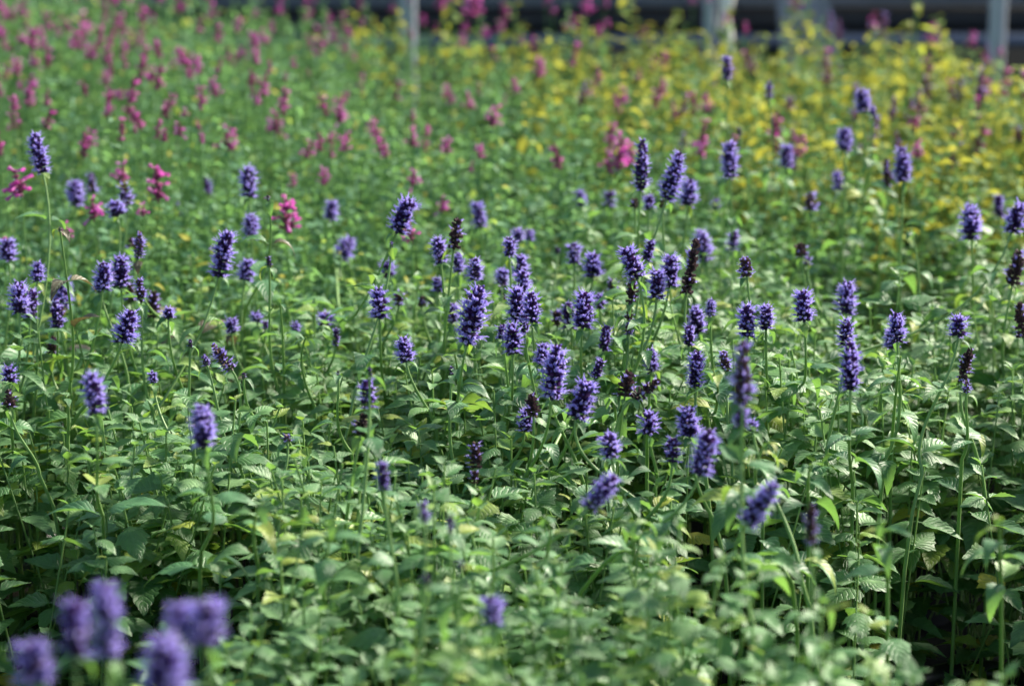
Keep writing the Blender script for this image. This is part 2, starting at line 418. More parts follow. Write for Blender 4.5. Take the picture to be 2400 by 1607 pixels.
def back_canopy():
    F = LeafField(TPL_LO); Fy = LeafField(TPL_LO); S = Geo(); Sy = Geo()
    cell = 0.037; y = 2.8
    while y < 5.2:
        hw = 0.205 * y + 0.35; x = -hw
        while x < hw:
            X = x + random.uniform(-.5, .5) * cell; Y = y + random.uniform(-.5, .5) * cell
            x += cell
            if Y < edge_y(X) + random.uniform(-.05, .05) or Y > back_end(X) + random.uniform(-.04, .04): continue
            top = back_top(X, Y) + random.gauss(0, .022)
            if random.random() < .10: top += random.uniform(.02, .07)
            px, py = to_px(X, Y, top)
            yel = px > 820 and random.random() < .84 and (yellow_line(px) - py + 55 * wave(X * 1.7, Y * 1.7) + random.gauss(0, 45)) > 0
            lean = (random.gauss(0, .07), random.gauss(0, .07)); a0 = random.uniform(0, math.pi); zc = top
            if yel:
                nn, size, step, fld, st = 9, .034, .020, Fy, Sy
            else:
                nn, size, step, fld, st = 12, .0205, .0155, F, S
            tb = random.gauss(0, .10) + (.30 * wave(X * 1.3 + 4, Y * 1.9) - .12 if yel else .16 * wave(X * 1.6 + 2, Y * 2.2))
            for k in range(nn):
                P = (X + lean[0] * (zc - top), Y + lean[1] * (zc - top), zc)
                b = size * (.5, .75, .9, 1, 1, 1.05, 1.1, 1.1, 1.1, 1.1, 1.1, 1.1)[k]
                for h in (0, 1):
                    az = a0 + math.pi * h + (k % 2) * math.pi / 2 + random.gauss(0, .4)
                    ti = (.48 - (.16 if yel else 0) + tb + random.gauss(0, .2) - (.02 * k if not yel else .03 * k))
                    if not yel and random.random() < .04: ti = 1.0
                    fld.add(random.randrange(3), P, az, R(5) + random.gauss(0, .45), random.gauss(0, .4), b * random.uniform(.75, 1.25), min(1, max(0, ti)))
                zc -= step * random.uniform(.8, 1.3)
            st.tube([(X, Y, top), (X + lean[0] * (zc - top), Y + lean[1] * (zc - top), zc), (X, Y, .1)], .0011, 3)
        y += cell
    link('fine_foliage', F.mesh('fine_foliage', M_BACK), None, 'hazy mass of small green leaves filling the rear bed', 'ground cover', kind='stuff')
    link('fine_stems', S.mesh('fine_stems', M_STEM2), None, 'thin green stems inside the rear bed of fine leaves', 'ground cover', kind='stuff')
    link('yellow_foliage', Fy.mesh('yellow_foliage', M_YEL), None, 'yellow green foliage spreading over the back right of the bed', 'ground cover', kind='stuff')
    link('yellow_plant_stems', Sy.mesh('yellow_plant_stems', M_STEM2), None, 'thin stems under the yellow foliage at the back right', 'ground cover', kind='stuff')
back_canopy()

# ------------------------------------------------------------------ flower spikes
SPW = 0.024              # width of a spike as modelled
def dirv(az, el): return np.array([math.cos(az)*math.cos(el), math.sin(az)*math.cos(el), math.sin(el)])
def cone(G, p, d, L, r0, r1, k=5, t=.5, rm=None):
    d = d / np.linalg.norm(d); a = np.cross(d, [0.3, 0.2, 0.93]); a /= np.linalg.norm(a); b = np.cross(d, a)
    rings = [(0, r0), (.5, rm if rm else (r0 + r1) / 2), (1, r1)]
    V = [p + d*L*s + (a*math.cos(2*math.pi*j/k) + b*math.sin(2*math.pi*j/k))*r for s, r in rings for j in range(k)]
    Q = [[i*k + j, i*k + (j+1) % k, (i+1)*k + (j+1) % k, (i+1)*k + j] for i in range(2) for j in range(k)]
    G.add(V, Q, t)
def floret(G, p, d, L, r, rnd, t):
    """tube opening into five lobes, with whisker-like stamens"""
    d = d / np.linalg.norm(d); a = np.cross(d, [0.3, 0.2, 0.93]); a /= np.linalg.norm(a); b = np.cross(d, a); k = 5
    ph = rnd.uniform(0, 6)
    rings = [(0, r*.35), (.55, r*.42), (.85, r*.75), (1.0, r*1.2)]
    V = []; T = []
    for i, (s, q) in enumerate(rings):
        for j in range(k):
            an = 2*math.pi*j/k + ph
            qq = q * (1.25 if (i == 3 and j == 0) else 1)
            V.append(p + d*L*s + (a*math.cos(an) + b*math.sin(an))*qq); T.append(min(1, max(0, t + (-.25, -.1, .1, .35)[i])))
    Q = [[i*k + j, i*k + (j+1) % k, (i+1)*k + (j+1) % k, (i+1)*k + j] for i in range(3) for j in range(k)]
    G.add(V, Q, T)
    for q in range(3):
        e = d + .35*(a*rnd.uniform(-1, 1) + b*rnd.uniform(-1, 1)); e /= np.linalg.norm(e); w_ = np.cross(e, a); w_ /= np.linalg.norm(w_)
        s0 = p + d*L*.7; s1 = s0 + e*rnd.uniform(.0035, .0075); u = w_*.00025; v = np.cross(e, w_)*.00025
        G.add([s0-u, s0+u, s1+u*.7, s1-u*.7, s0-v, s0+v, s1+v*.7, s1-v*.7], [[0,1,2,3],[4,5,6,7]], min(1, t+.6))

def spike_meshes(aspect, form, seed):
    rnd = random.Random(seed)
    C = Geo(); P = Geo(); L = aspect * SPW
    n = max(2, int(round(L / .0046))); C.tube([(0,0,-.002),(0,0,L*.95)], [.0018, .001], 5, .2)
    gapi = rnd.randrange(1, n) if (aspect > 2.0) else -1
    bend = rnd.uniform(-.05, .05); ph0 = rnd.uniform(0, 6)
    for i in range(n):
        s = (i + .5) / n; z = s * L * .93
        prof = min(1, .78 + s * 1.4) * (1 - max(0, s - .62) ** 1.5 * 2.3)
        prof *= rnd.uniform(.80, 1.10)
        if form in 'df': prof *= rnd.uniform(.70, 1.10)
        if form == 'u': prof *= .85
        rr = .0110 * max(.22, prof)
        k = max(5, int(19 * max(.35, prof)))
        if i == gapi: rr *= .75; k = int(k*.6)
        el = R(12) + R(48) * max(0, s - .35) + (R(-22) * (1 - s / .2) if s < .2 else 0)
        bx = bend * z * s
        for j in range(k):
            az = 2*math.pi*(j + rnd.uniform(-.3, .3))/k + i*.4; e = el + rnd.gauss(0, .14)
            d = dirv(az, e); p0 = np.array([bx, 0, z + rnd.gauss(0, .0007)]) + d*.0012
            cl = rr*.62*(rnd.uniform(.85, 1.12) if form != 'f' else rnd.uniform(.6, 1.5))
            if rnd.random() < (.06 if form == 'b' else .18): continue
            patch = math.sin(az*2 + ph0 + s*7) * .5 + .5
            ct = max(0, min(1, .30 + .45*s*(form != 'f') + rnd.gauss(0, .18)))
            cone(C, p0, d, cl, .0006, .0016 if form != 'f' else .0019, 5, ct, rm=.0015)
            po = {'b': .68, 'd': .36, 'f': .17, 'u': .12}[form]
            if s > .86: po *= .45
            po *= .62 + .65*patch
            if form == 'd' and .25 < s < .8: po *= .8
            if rnd.random() < po:
                floret(P, p0 + d*cl*.80, d, rr*.38*rnd.uniform(.7, 1.25), .00150, rnd, max(0, min(1, .42 + rnd.gauss(0, .17))))
            elif form in 'bd' and rnd.random() < .5:
                cone(P, p0 + d*cl*.85, d, .0022, .0009, .0008, 4, .08, rm=.0012)
    if not P.V: floret(P, np.array([.004, 0, L*.5]), dirv(0, .3), .004, .0013, rnd, .4)
    mc = M_CALF if form == 'f' or (form == 'd' and seed % 2) else M_CAL
    return C.mesh('flower_spike', mc), P.mesh('blossoms', M_PET)
ASP = (0.55, 0.8, 1.05, 1.3, 1.6, 2.0, 2.5)
_cache = {}
def get_spike(aspect, form):
    a = min(ASP, key=lambda q: abs(math.log(q / aspect))); v = random.randrange(3)
    if (a, form, v) not in _cache: _cache[(a, form, v)] = spike_meshes(a, form, int(a*100)*7 + ord(form)*13 + v)
    return a, _cache[(a, form, v)]

STEM_LEAF = []
for i, kw in enumerate([dict(width=.44, arch=.62, fold=.20), dict(width=.50, arch=.85, fold=.16, twist=.3), dict(width=.48, arch=.38, fold=.24), dict(width=.40, arch=1.0, fold=.28, twist=-.3), dict(width=.52, arch=.5, fold=.12, curl=.3)]):
    tv, tq, tuv = leaf_tpl(12, 4, serr=.055, **kw)
    STEM_LEAF.append((tv, tq, tuv))
def leaf_me(mat, pool={}):
    i = random.randrange(5)
    if (mat.name, i) not in pool:
        tv, tq, tuv = STEM_LEAF[i]; pool[(mat.name, i)] = mesh_from('leaf', tv, tq, mat, uv=tuv)
    return pool[(mat.name, i)]

def bez(P, n):
    out = []
    for i in range(n + 1):
        t = i / n; a = [Vector(p) for p in P]
        while len(a) > 1: a = [a[k].lerp(a[k+1], t) for k in range(len(a)-1)]
        out.append(a[0])
    return out

def add_leaves(root, rootp, pts, start, gap, count, size, mat, odd=None):
    """opposite leaf pairs at nodes measured down the stem from its top"""
    seg = [0]; 
    for i in range(1, len(pts)): seg.append(seg[-1] + (pts[i] - pts[i-1]).length)
    az0 = random.uniform(0, math.pi)
    for k in range(count):
        s = start + gap * k * (1 + .15*k)
        if s > seg[-1]: break
        i = max(1, next((q for q in range(len(seg)) if seg[q] >= s), len(seg)-1))
        f = (s - seg[i-1]) / max(1e-6, seg[i] - seg[i-1]); p = pts[i-1].lerp(pts[i], f)
        if p.z < HC - .06: break
        for h in (0, 1):
            if random.random() < .08: continue
            o = link('leaf', leaf_me(odd if (odd and random.random() < .5) else mat), root)
            az = az0 + math.pi*h + (k % 2)*math.pi/2 + random.gauss(0, .25)
            pit = R(18) + random.gauss(0, .22) if k else R(-10) + random.gauss(0, .4)
            M = Matrix.Rotation(az, 4, 'Z') @ Matrix.Rotation(-pit, 4, 'Y') @ Matrix.Rotation(random.gauss(0, .2), 4, 'X')
            sz = size * ((.36, .70, .95, 1.05, 1.1, 1.1)[min(k, 5)]) * random.uniform(.85, 1.15)
            o.matrix_local = Matrix.Translation(p - rootp) @ M @ Matrix.Scale(sz, 4)

def canopy_entry(px, py): return at(px, py, row_depth(py, CAM_H - HC + .01))

def purple(tx, ty, bx, by, wd, d, form, label, entry=None, bronze=False, leaves=None):
    tx, ty, bx, by, wd = [q * VS for q in (tx, ty, bx, by, wd)]
    down = math.sin(PITCH) + (by - 803.5) / FPX * math.cos(PITCH)
    d = min(d, (CAM_H - HC - .03) / down)
    B = at(bx, by, d); T = at(tx, ty, d); real_w = wd * 1.02 / FPX * d; L = (T - B).length
    ax = (T - B).normalized(); ax = (ax + Vector((0, random.uniform(-.15, .25), 0))).normalized()
    if entry: E = canopy_entry(entry[0]*VS, entry[1]*VS)
    else:
        E = Vector((B.x - ax.x*.05 + random.gauss(0, .018), B.y + random.gauss(0, .03), HC - .02))
        if B.z - E.z < .02: E.z = B.z - .03
    hz = Vector((E.x - B.x, E.y - B.y, 0)) * .5
    if hz.length > .12: hz = hz.normalized() * .12
    rootp = Vector((E.x + hz.x, E.y + hz.y, 0.0))
    root = thing('flowering_hyssop', rootp, label, 'flower', 'purple flower spikes over the leafy bed')
    c1 = B - ax * max(.03, (B - E).length * .35)
    pts = bez([B + ax*.004, c1, B.lerp(E, .66) + Vector((random.gauss(0, .01), 0, 0)), E], 12) + bez([E, E + (E - c1).normalized()*.07 if E.z > .15 else E, rootp], 5)[1:]
    a = Geo(); a.tube([p - rootp for p in pts], [.00115 + .0009 * i/(len(pts)-1) for i in range(len(pts))], 6); link('stem', a.mesh('stem', M_STEM), root)
    asp, (mc, mp) = get_spike(max(.5, L / real_w), form)
    sc = real_w / SPW; scl = L / (asp * SPW)
    q = Vector((0,0,1)).rotation_difference(ax)
    M = Matrix.Translation(B - rootp) @ q.to_matrix().to_4x4() @ Matrix.Rotation(random.uniform(0, 6.28), 4, 'Z') @ Matrix.Diagonal((sc, sc, scl, 1))
    sp_ = link('flower_spike', mc, root); sp_.matrix_local = M
    link('blossoms', mp, sp_)
    nl = leaves if leaves is not None else (5 if form != 'u' else 3)
    add_leaves(root, rootp, pts, .006 if form != 'u' else .003, .046, nl, .054 * (1 if d < 2.9 else .85), M_LEAFR, M_BROWN if bronze else None)
    return root

#  tip x, tip y, base x, base y, width, distance, state, label [, where the stem meets the leaves]
P = [
(72,302,98,392,44,2.75,'b','tall lavender spike standing alone highest at the far left edge',(60,900)),
(40,412,38,455,24,3.1,'d','narrow dusky spike in front of the magenta blooms at the left edge'),
(172,412,174,470,38,3.1,'b','stout lilac spike, left and lower of a touching pair above the left bed'),
(207,397,210,438,32,3.2,'d','small dark spike, right and upper of a touching pair above the left bed'),
(285,420,290,468,42,2.95,'d','ragged upper flower tuft above another tuft with yellow leaves',(200,760)),
(262,462,270,492,44,2.9,'b','flat lilac flower tuft with yellow leaves hanging right below it'),
(400,460,405,500,22,3.5,'d','slim dark blue spike by itself right of the red magenta clump'),
(467,403,475,445,28,3.4,'d','small slanting dark spike floating alone over fine green leaves'),
(567,380,570,448,42,3.0,'b','bright oval lavender spike above a tiny bud on a bronze leaved stem'),
(574,488,574,545,36,2.95,'b','blue violet spike directly below the bright oval lavender one'),
(612,447,614,460,13,2.72,'u','tiny lilac bud topping a tall stem with drooping bronze leaves',(560,765)),
(758,458,758,502,32,3.2,'b','pale mottled spike on a thin straight stem left of the slanting lavender one'),
(522,525,500,630,52,2.68,'b','long sharp whiskered spike leaning right with a yellow green leaf beneath',(345,960)),
(322,528,316,590,32,2.72,'d','narrow deep violet spike above a bronze folded leaf',(460,790)),
(298,543,304,578,30,3.0,'f','dull faded spike peeping out behind the narrow deep violet one'),
(15,545,20,595,42,2.85,'b','round violet spike touching the left edge under a magenta bloom'),
(87,600,85,642,34,2.68,'b','small two lobed violet spike above the crowded left edge clump'),
(137,520,138,530,13,2.50,'u','tiny pale bud crowning a tall shoot with bronze and green leaves at left',(150,930)),
(40,645,45,712,50,2.62,'b','dark hearted bushy spike leftmost in the crowded edge clump'),
(75,660,70,728,42,2.66,'d','violet spike half covered by a grey green leaf in the edge clump'),
(148,638,140,700,44,2.8,'b','hazy lilac spike behind the tall bronze leaved shoot'),
(128,680,132,748,40,2.7,'d','shadowy violet spike crossed by the tall bud shoot stem'),
(240,600,235,660,42,2.66,'b','left half of a fat joined pair of blooming spikes'),
(275,583,277,655,48,2.70,'b','right half and taller of a fat joined pair of blooming spikes'),
(222,645,228,668,32,2.7,'b','low lilac tuft tucked under the fat joined pair'),
(320,635,323,690,32,2.62,'d','slender dark violet spike rising right of the fat joined pair'),
(298,650,300,690,32,2.85,'f','dull plum coloured spike in shade behind the slender dark one'),
(350,665,352,725,40,2.8,'f','faded brown violet spike at the right end of the left clump'),
(302,712,280,780,54,2.55,'b','plump bright violet spike leaning right on two pale diagonal stems',(170,960)),
(385,708,385,728,34,2.62,'b','tiny crown of open lilac florets right of the plump violet spike'),
(122,770,118,808,30,2.72,'f','dark spent spike half hidden behind hanging leaves at left'),
(568,592,560,640,40,2.85,'b','lilac spike leaning beside the long sharp whiskered one'),
(615,585,616,612,18,2.66,'u','thin young violet bud spike on a straight leafy stem',(640,900)),
(803,545,780,590,42,3.25,'b','pale washed out lilac cluster on a thick pale stem left of centre',(810,700)),
(435,775,435,795,16,2.5,'u','little knob shaped bud above small leaves at left centre'),
(484,786,530,845,40,2.45,'d','dark spike with few blue florets leaning left over a long leaf'),
(466,812,474,836,24,2.55,'d','stubby side tuft just left of the dark left leaning spike'),
(770,750,768,790,24,2.75,'d','slim plum coloured spike against crossing pale stems'),
(530,730,530,760,38,2.85,'b','low violet tuft over leaves below the bronze shoots'),
(585,715,588,737,28,3.05,'b','small blurred violet tuft low beside a straight stem, upper of two'),
(607,737,607,752,24,3.05,'d','small blurred violet tuft low beside a straight stem, lower of two'),
(20,840,22,872,40,2.5,'b','open lilac tuft at the left edge above a spent brown one'),
(20,890,22,932,34,2.45,'f','spent brown purple head at the left edge among green leaves'),
(210,852,218,943,52,2.16,'b','soft focus lavender spike standing nearer than the leaves at left',(235,1180)),
(460,925,468,1020,54,2.10,'b','soft focus whitish violet spike with yellow leaf under it, left of centre',(460,1260)),
(557,852,557,866,16,2.45,'u','dark little bud on a diagonal stem under the left leaning spike',(660,1010)),
(347,850,350,876,22,2.55,'b','sliver of lilac florets between leaves in the left foreground bed'),
(846,838,846,860,16,2.2,'u','small bud tip on top of a tall blurred faded spike'),
(838,868,843,932,48,2.25,'d','upper tier of a tall blurred faded spike with a hanging leaf'),
(832,945,824,992,40,2.25,'f','lower tier of a tall blurred faded spike left of centre'),
(866,660,868,725,48,2.62,'b','crisp pale lavender spike on an upright stem left of centre',(880,900)),
(923,772,928,825,42,2.55,'b','short rounded violet spike on its own short stem above centre leaves'),
(940,452,908,530,52,2.68,'b','large lavender spike slanting right with a magenta bloom at its foot',(760,600)),
(1047,500,1038,568,40,2.68,'f','dark brown violet spike standing over a clump of smaller ones'),
(1000,542,1008,600,38,2.7,'b','violet spike pressed against the left side of the dark brown one'),
(1047,578,1048,620,32,2.85,'b','lilac spike just under the dark brown violet one'),
(1085,592,1086,640,36,2.66,'b','crisp little spike above the big long central left spike'),
(1090,462,1099,520,34,3.1,'b','blurred leaning spike, pale on top and dark below, over open green'),
(1165,543,1165,585,36,2.72,'b','top spike of the vertical chain of spikes near the centre'),
(1190,582,1190,630,36,2.78,'b','second spike down in the central vertical chain'),
(1150,615,1148,650,34,2.85,'b','pinkish lilac spike left of the central vertical chain'),
(1152,650,1150,685,30,2.86,'f','dull pink tuft directly under the pinkish lilac spike'),
(1195,620,1195,670,42,2.68,'b','third spike down in the central vertical chain'),
(1183,655,1183,735,48,2.58,'b','fourth spike in the central chain, wide, touching one on its right'),
(1214,665,1217,735,44,2.50,'b','crisp oval spike at the right foot of the central chain',(1260,900)),
(1097,650,1068,785,66,2.42,'b','longest and fattest lilac spike left of the central chain, leaning right',(1020,960)),
(1035,695,1033,737,36,2.75,'b','small violet spike half behind the longest fattest one'),
(1172,738,1172,807,46,2.48,'b','bright starry spike lowest in the central chain',(1150,900)),
(1148,745,1150,775,34,2.55,'d','dim violet tuft at the left of the bright starry spike'),
(1198,715,1200,762,34,2.52,'d','dark violet spike squeezed between the oval spike and the starry one'),
(1274,785,1262,910,60,2.36,'b','tall thick lavender column at centre with a yellow leaf at its base',(1200,1090)),
(1240,785,1240,832,36,2.45,'b','pale lilac spike peeping behind the top of the tall thick column'),
(1346,868,1318,955,56,2.34,'b','knobbly lavender spike just right of the tall thick column',(1480,1160)),
(1215,898,1220,950,38,2.42,'f','brownish plum spike left of the yellow leaf at centre'),
(1205,932,1200,985,36,2.46,'b','blue tuft partly under leaves below the brownish plum spike'),
(1338,665,1332,748,52,2.52,'b','crisp bristly lavender spike standing free right of the central chain',(1370,880)),
(1300,690,1300,750,40,2.75,'d','dusky violet spike close behind the crisp bristly one'),
(1275,710,1275,745,36,2.8,'f','pinkish faded tuft left of the dusky violet spike'),
(1372,672,1372,705,30,2.75,'b','small violet spike at the right shoulder of the crisp bristly one'),
(1313,557,1313,602,38,2.9,'b','soft conical purple spike with a yellow leaf under it, upper centre'),
(1358,577,1356,632,44,2.8,'b','soft pale spike right beside the conical purple one'),
(1430,565,1457,635,50,2.56,'b','bright spike leaning left with a plum tip on a long forked stem',(1400,960)),
(1448,637,1445,690,34,2.62,'f','dark spent spike directly under the bright left leaning one'),
(1441,692,1438,740,22,2.62,'f','thin brown section of spent spike beside a curling leaf'),
(1438,740,1438,765,26,2.62,'d','small violet tuft at the bottom of the thin brown spike'),
(1492,545,1478,595,28,2.68,'d','narrow dark spike behind the plum tipped bright one'),
(1502,615,1502,682,42,2.6,'b','dense violet spike, lower left of a packed group of three'),
(1535,582,1530,655,46,2.66,'b','wide lilac spike in the middle of a packed group of three'),
(1592,545,1570,670,38,2.62,'f','long nearly black spike at the right of a packed group of three'),
(1600,525,1615,595,40,3.05,'b','blurred lavender spike behind the long nearly black one'),
(1678,528,1676,570,34,3.05,'d','blurred violet spike on its own right of the packed group'),
(1474,312,1465,432,44,2.82,'d','tall spike with dark heart, left of two rising high above the field',(1480,640)),
(1556,345,1525,455,48,2.78,'b','right of two high spikes, leaning right on a very long diagonal stem',(1240,1080)),
(1577,410,1574,467,42,2.95,'b','rounded violet spike tucked against the high right leaning one'),
(1668,320,1670,403,42,3.0,'b','straight high lavender spike right of the two tallest',(1680,560)),
(1485,450,1485,478,34,2.95,'b','small lilac tuft below the tall dark hearted spike'),
(1452,457,1452,476,30,2.9,'f','flat dark tuft at the foot of the tall dark hearted spike'),
(1515,457,1515,476,22,2.8,'f','tiny dark tuft at the foot of the high right leaning spike'),
(1327,435,1328,470,28,3.3,'b','small hazy spike, left of two faint ones above centre'),
(1395,440,1395,472,36,3.3,'d','small hazy spike, right of two faint ones above centre'),
(1638,455,1638,478,26,3.3,'d','tiny dark violet ball below the straight high lavender spike'),
(1798,330,1798,382,32,3.3,'b','blurred oval spike in front of the yellow foliage, right of the straight high one'),
(1662,125,1662,182,30,3.2,'d','highest purple spike of all, near the middle metal post',(1655,420)),
(1757,183,1760,225,20,3.3,'d','slim dark spike against yellow green, right of the highest one',(1750,420)),
(1972,203,1974,255,34,3.2,'b','larger spike of a high blurred pair over the yellow foliage',(1960,450)),
(1996,240,1996,270,20,3.3,'d','smaller dark spike of a high blurred pair over the yellow foliage'),
(1932,292,1932,342,36,3.2,'b','blurred egg shaped lilac spike below the high pair at right'),
(2065,335,2065,413,42,3.05,'b','tall crisp spike with pink tip right of a dark spent one'),
(2028,362,2030,425,28,3.2,'f','dark grey brown spent spike left of the tall crisp one'),
(1915,393,1918,432,28,3.3,'b','faint pale lilac spike low in the green left of the spent one'),
(1852,440,1854,480,34,3.2,'d','blurred dusky violet spike alone over green at right'),
(1690,290,1692,310,14,3.3,'u','tiny violet dot of a bud above yellow leaves'),
(2283,448,2285,495,32,3.2,'d','dark blurred spike between two bright ones near the right edge'),
(2220,467,2222,545,46,2.9,'b','fluffy upright lavender spike near the right edge',(2225,720)),
(2338,462,2315,530,46,2.85,'b','slanting spike cut by the upper right edge with yellow leaf below',(1700,900)),
(2332,573,2316,650,46,2.8,'f','broken dark spike at the right edge, middle of three there'),
(2332,690,2340,770,40,2.66,'f','dark spike with lilac top at the right edge, lowest of three there'),
(1704,585,1708,630,40,2.6,'d','short cone shaped purple spike on a slim stem with drooping leaves',(1725,780)),
(1708,695,1710,767,46,2.48,'b','left spike of a close blooming pair, crowned with plum buds'),
(1752,695,1752,752,38,2.48,'b','right spike of a close blooming pair',(1755,900)),
(1837,662,1840,733,48,2.46,'b','perfect crisp oval spike with plum crown at right centre',(1805,900)),
(1940,645,1935,713,48,2.75,'b','blurred blue violet spike over white leaves at right'),
(1936,727,1935,790,40,2.42,'b','upper spike of a stacked pair at right'),
(1950,778,1945,888,50,2.30,'b','long lower spike of a stacked pair at right',(1950,1100)),
(2050,717,2052,778,42,2.46,'b','crisp bristly spike with a ring of curled leaves on its stem',(2025,1050)),
(2194,722,2192,768,48,2.46,'b','wide short fan shaped spike on a long stem near the right edge',(2110,1080)),
(2035,750,2040,795,34,2.65,'b','blurred pale spike behind the bristly one with curled leaves'),
(2216,790,2200,872,34,2.55,'f','rusty brown spent spike behind the stem of the fan shaped one'),
(2212,872,2210,898,24,2.45,'d','tiny purple tuft under the rusty spent spike',(2200,1050)),
(1830,557,1832,585,36,2.95,'f','pink brown blurred tuft over pale leaves at upper right'),
(1848,590,1847,606,24,2.95,'d','small violet speck under the pink brown tuft'),
(1588,700,1597,760,40,2.7,'b','blurred lavender spike, top of a drifting group right of centre'),
(1576,745,1575,790,36,2.6,'d','violet spike, left and lower in the drifting group right of centre'),
(1626,685,1625,722,26,2.65,'b','small pale spike right of the drifting group'),
(1594,800,1590,885,42,2.45,'b','tall violet spike beneath the drifting group'),
(1490,798,1490,848,36,2.65,'b','hazy lone spike above the dead brown heads'),
(1655,800,1660,850,34,2.55,'d','dim violet spike close left of the biggest blurred column'),
(1700,772,1698,925,54,2.02,'d','biggest blurred spike column, brown in the middle, right of centre',(1700,1180)),
(1695,930,1695,975,42,2.04,'b','blurred lower tuft just under the biggest blurred column'),
(1440,850,1430,905,46,2.42,'f','dead brown flower head, left of two over the leaves'),
(1510,868,1450,908,36,2.38,'f','dark spike lying nearly flat to the right of the dead brown head'),
(1378,820,1360,865,32,2.46,'d','dark small spike bent under a hanging leaf right of the column'),
(1388,745,1380,800,38,2.6,'d','shadowed violet spike in the gap right of the crisp bristly one'),
(1573,928,1577,995,52,2.32,'b','fuzzy round headed violet spike left of the biggest blurred column'),
(1625,980,1600,1085,56,2.16,'b','large bright spike leaning right in the lower right centre',(1380,1290)),
(1482,945,1484,990,50,2.36,'b','blue violet ragged spike under the flat lying dark one'),
(1390,990,1398,1045,50,2.26,'b','short fuzzy spike lowest of the three below centre leaning left'),
(1540,1000,1538,1055,46,2.32,'d','shaded spike half under leaves left of the large bright leaning one'),
(1410,1085,1348,1160,50,2.08,'b','curved spike lying on its side over a bright yellow leaf',(1080,1330)),
(1772,1100,1708,1195,54,2.02,'b','curved blue violet spike crossed by a big green leaf, lower right',(1790,1300)),
(1087,1010,1088,1070,38,2.34,'f','small dark plum spike with a rusty foot, low at centre'),
(1085,1076,1085,1106,30,2.33,'f','dark tuft below the small plum spike behind a leaf'),
(875,1050,878,1120,38,2.06,'d','blurred plum violet spike low left of centre beside a diagonal stem'),
(970,1145,972,1195,30,1.92,'d','blurred pinkish brown bud spike in the lower middle, upper left of two'),
(1030,1175,1030,1220,24,1.92,'u','blurred small violet bud spike in the lower middle, lower right of two'),
(1850,1145,1856,1245,34,1.92,'f','thin dark spent spike standing alone in the lower right'),
(1126,1365,1125,1425,58,1.82,'b','lone deep blue violet head low in the middle foreground'),
(975,1315,975,1337,26,1.75,'u','small blurred mauve bud left above the lone deep blue head'),
(1052,1280,1052,1305,20,1.8,'u','faint pinkish bud above the lone deep blue head'),
(238,1330,245,1415,64,1.56,'b','foreground spike, topmost of the large blurred ones at lower left'),
(243,1415,248,1500,64,1.56,'b','foreground spike directly under the topmost large blurred one'),
(168,1378,172,1500,86,1.5,'d','very blurred dark purple foreground spike left of the stacked ones'),
(68,1465,78,1560,84,1.5,'b','very blurred foreground spike in the lower left corner'),
(378,1450,378,1600,100,1.46,'b','largest blurred foreground spike cut off by the bottom edge'),
(405,1378,408,1455,58,1.5,'b','left lobe of the wide blurred foreground cluster above the largest spike'),
(472,1372,475,1470,88,1.5,'b','broad right lobe of the wide blurred foreground cluster'),
(885,600,890,632,40,3.0,'b','pale blurred tuft behind a straight bud stem left of centre'),
(745,716,745,745,40,3.0,'b','low hazy violet tuft among leaves left of the crossing pale stems'),
(912,668,912,697,36,2.8,'d','dark violet tuft right of the crisp upright lavender spike'),
(1000,638,1002,667,34,2.85,'b','hazy lilac tuft below the dark brown spike clump'),
(965,675,965,702,26,2.85,'f','dim plum tuft between the crisp upright spike and the fattest one'),
(1400,638,1400,665,30,2.85,'d','small round violet tuft left of the long forked stem'),
(1032,836,1032,860,14,2.5,'u','slim dark bud on a short stem beneath the fattest spike'),
(1184,525,1185,552,34,3.0,'b','left of two soft violet puffs above the central chain'),
(1211,528,1211,550,26,3.05,'b','right of two soft violet puffs above the central chain'),
(1275,565,1275,580,20,3.05,'u','tiny faint violet puff right of the central chain top'),
(1720,960,1722,985,28,2.25,'b','wisp of lilac florets right under the biggest blurred column'),
(656,995,658,1010,26,2.35,'d','few blue florets lying low among leaves left of centre'),
(675,742,676,757,24,2.95,'b','tiny violet tuft low between leaves left of the plum spike'),
(895,552,895,566,13,2.66,'u','tiny bud at the bend of a long arching pale stem',(800,960)),
(773,848,774,860,12,2.5,'u','pinprick bud on a thin stem left of the tall blurred faded spike'),
(258,885,258,885.1,0,0,'x',''),
]
for e in P:
    if e[6] == 'x': continue
    lab = e[7]; ent = e[8] if len(e) > 8 else None
    purple(*e[:7], lab, ent, bronze='bronze' in lab)

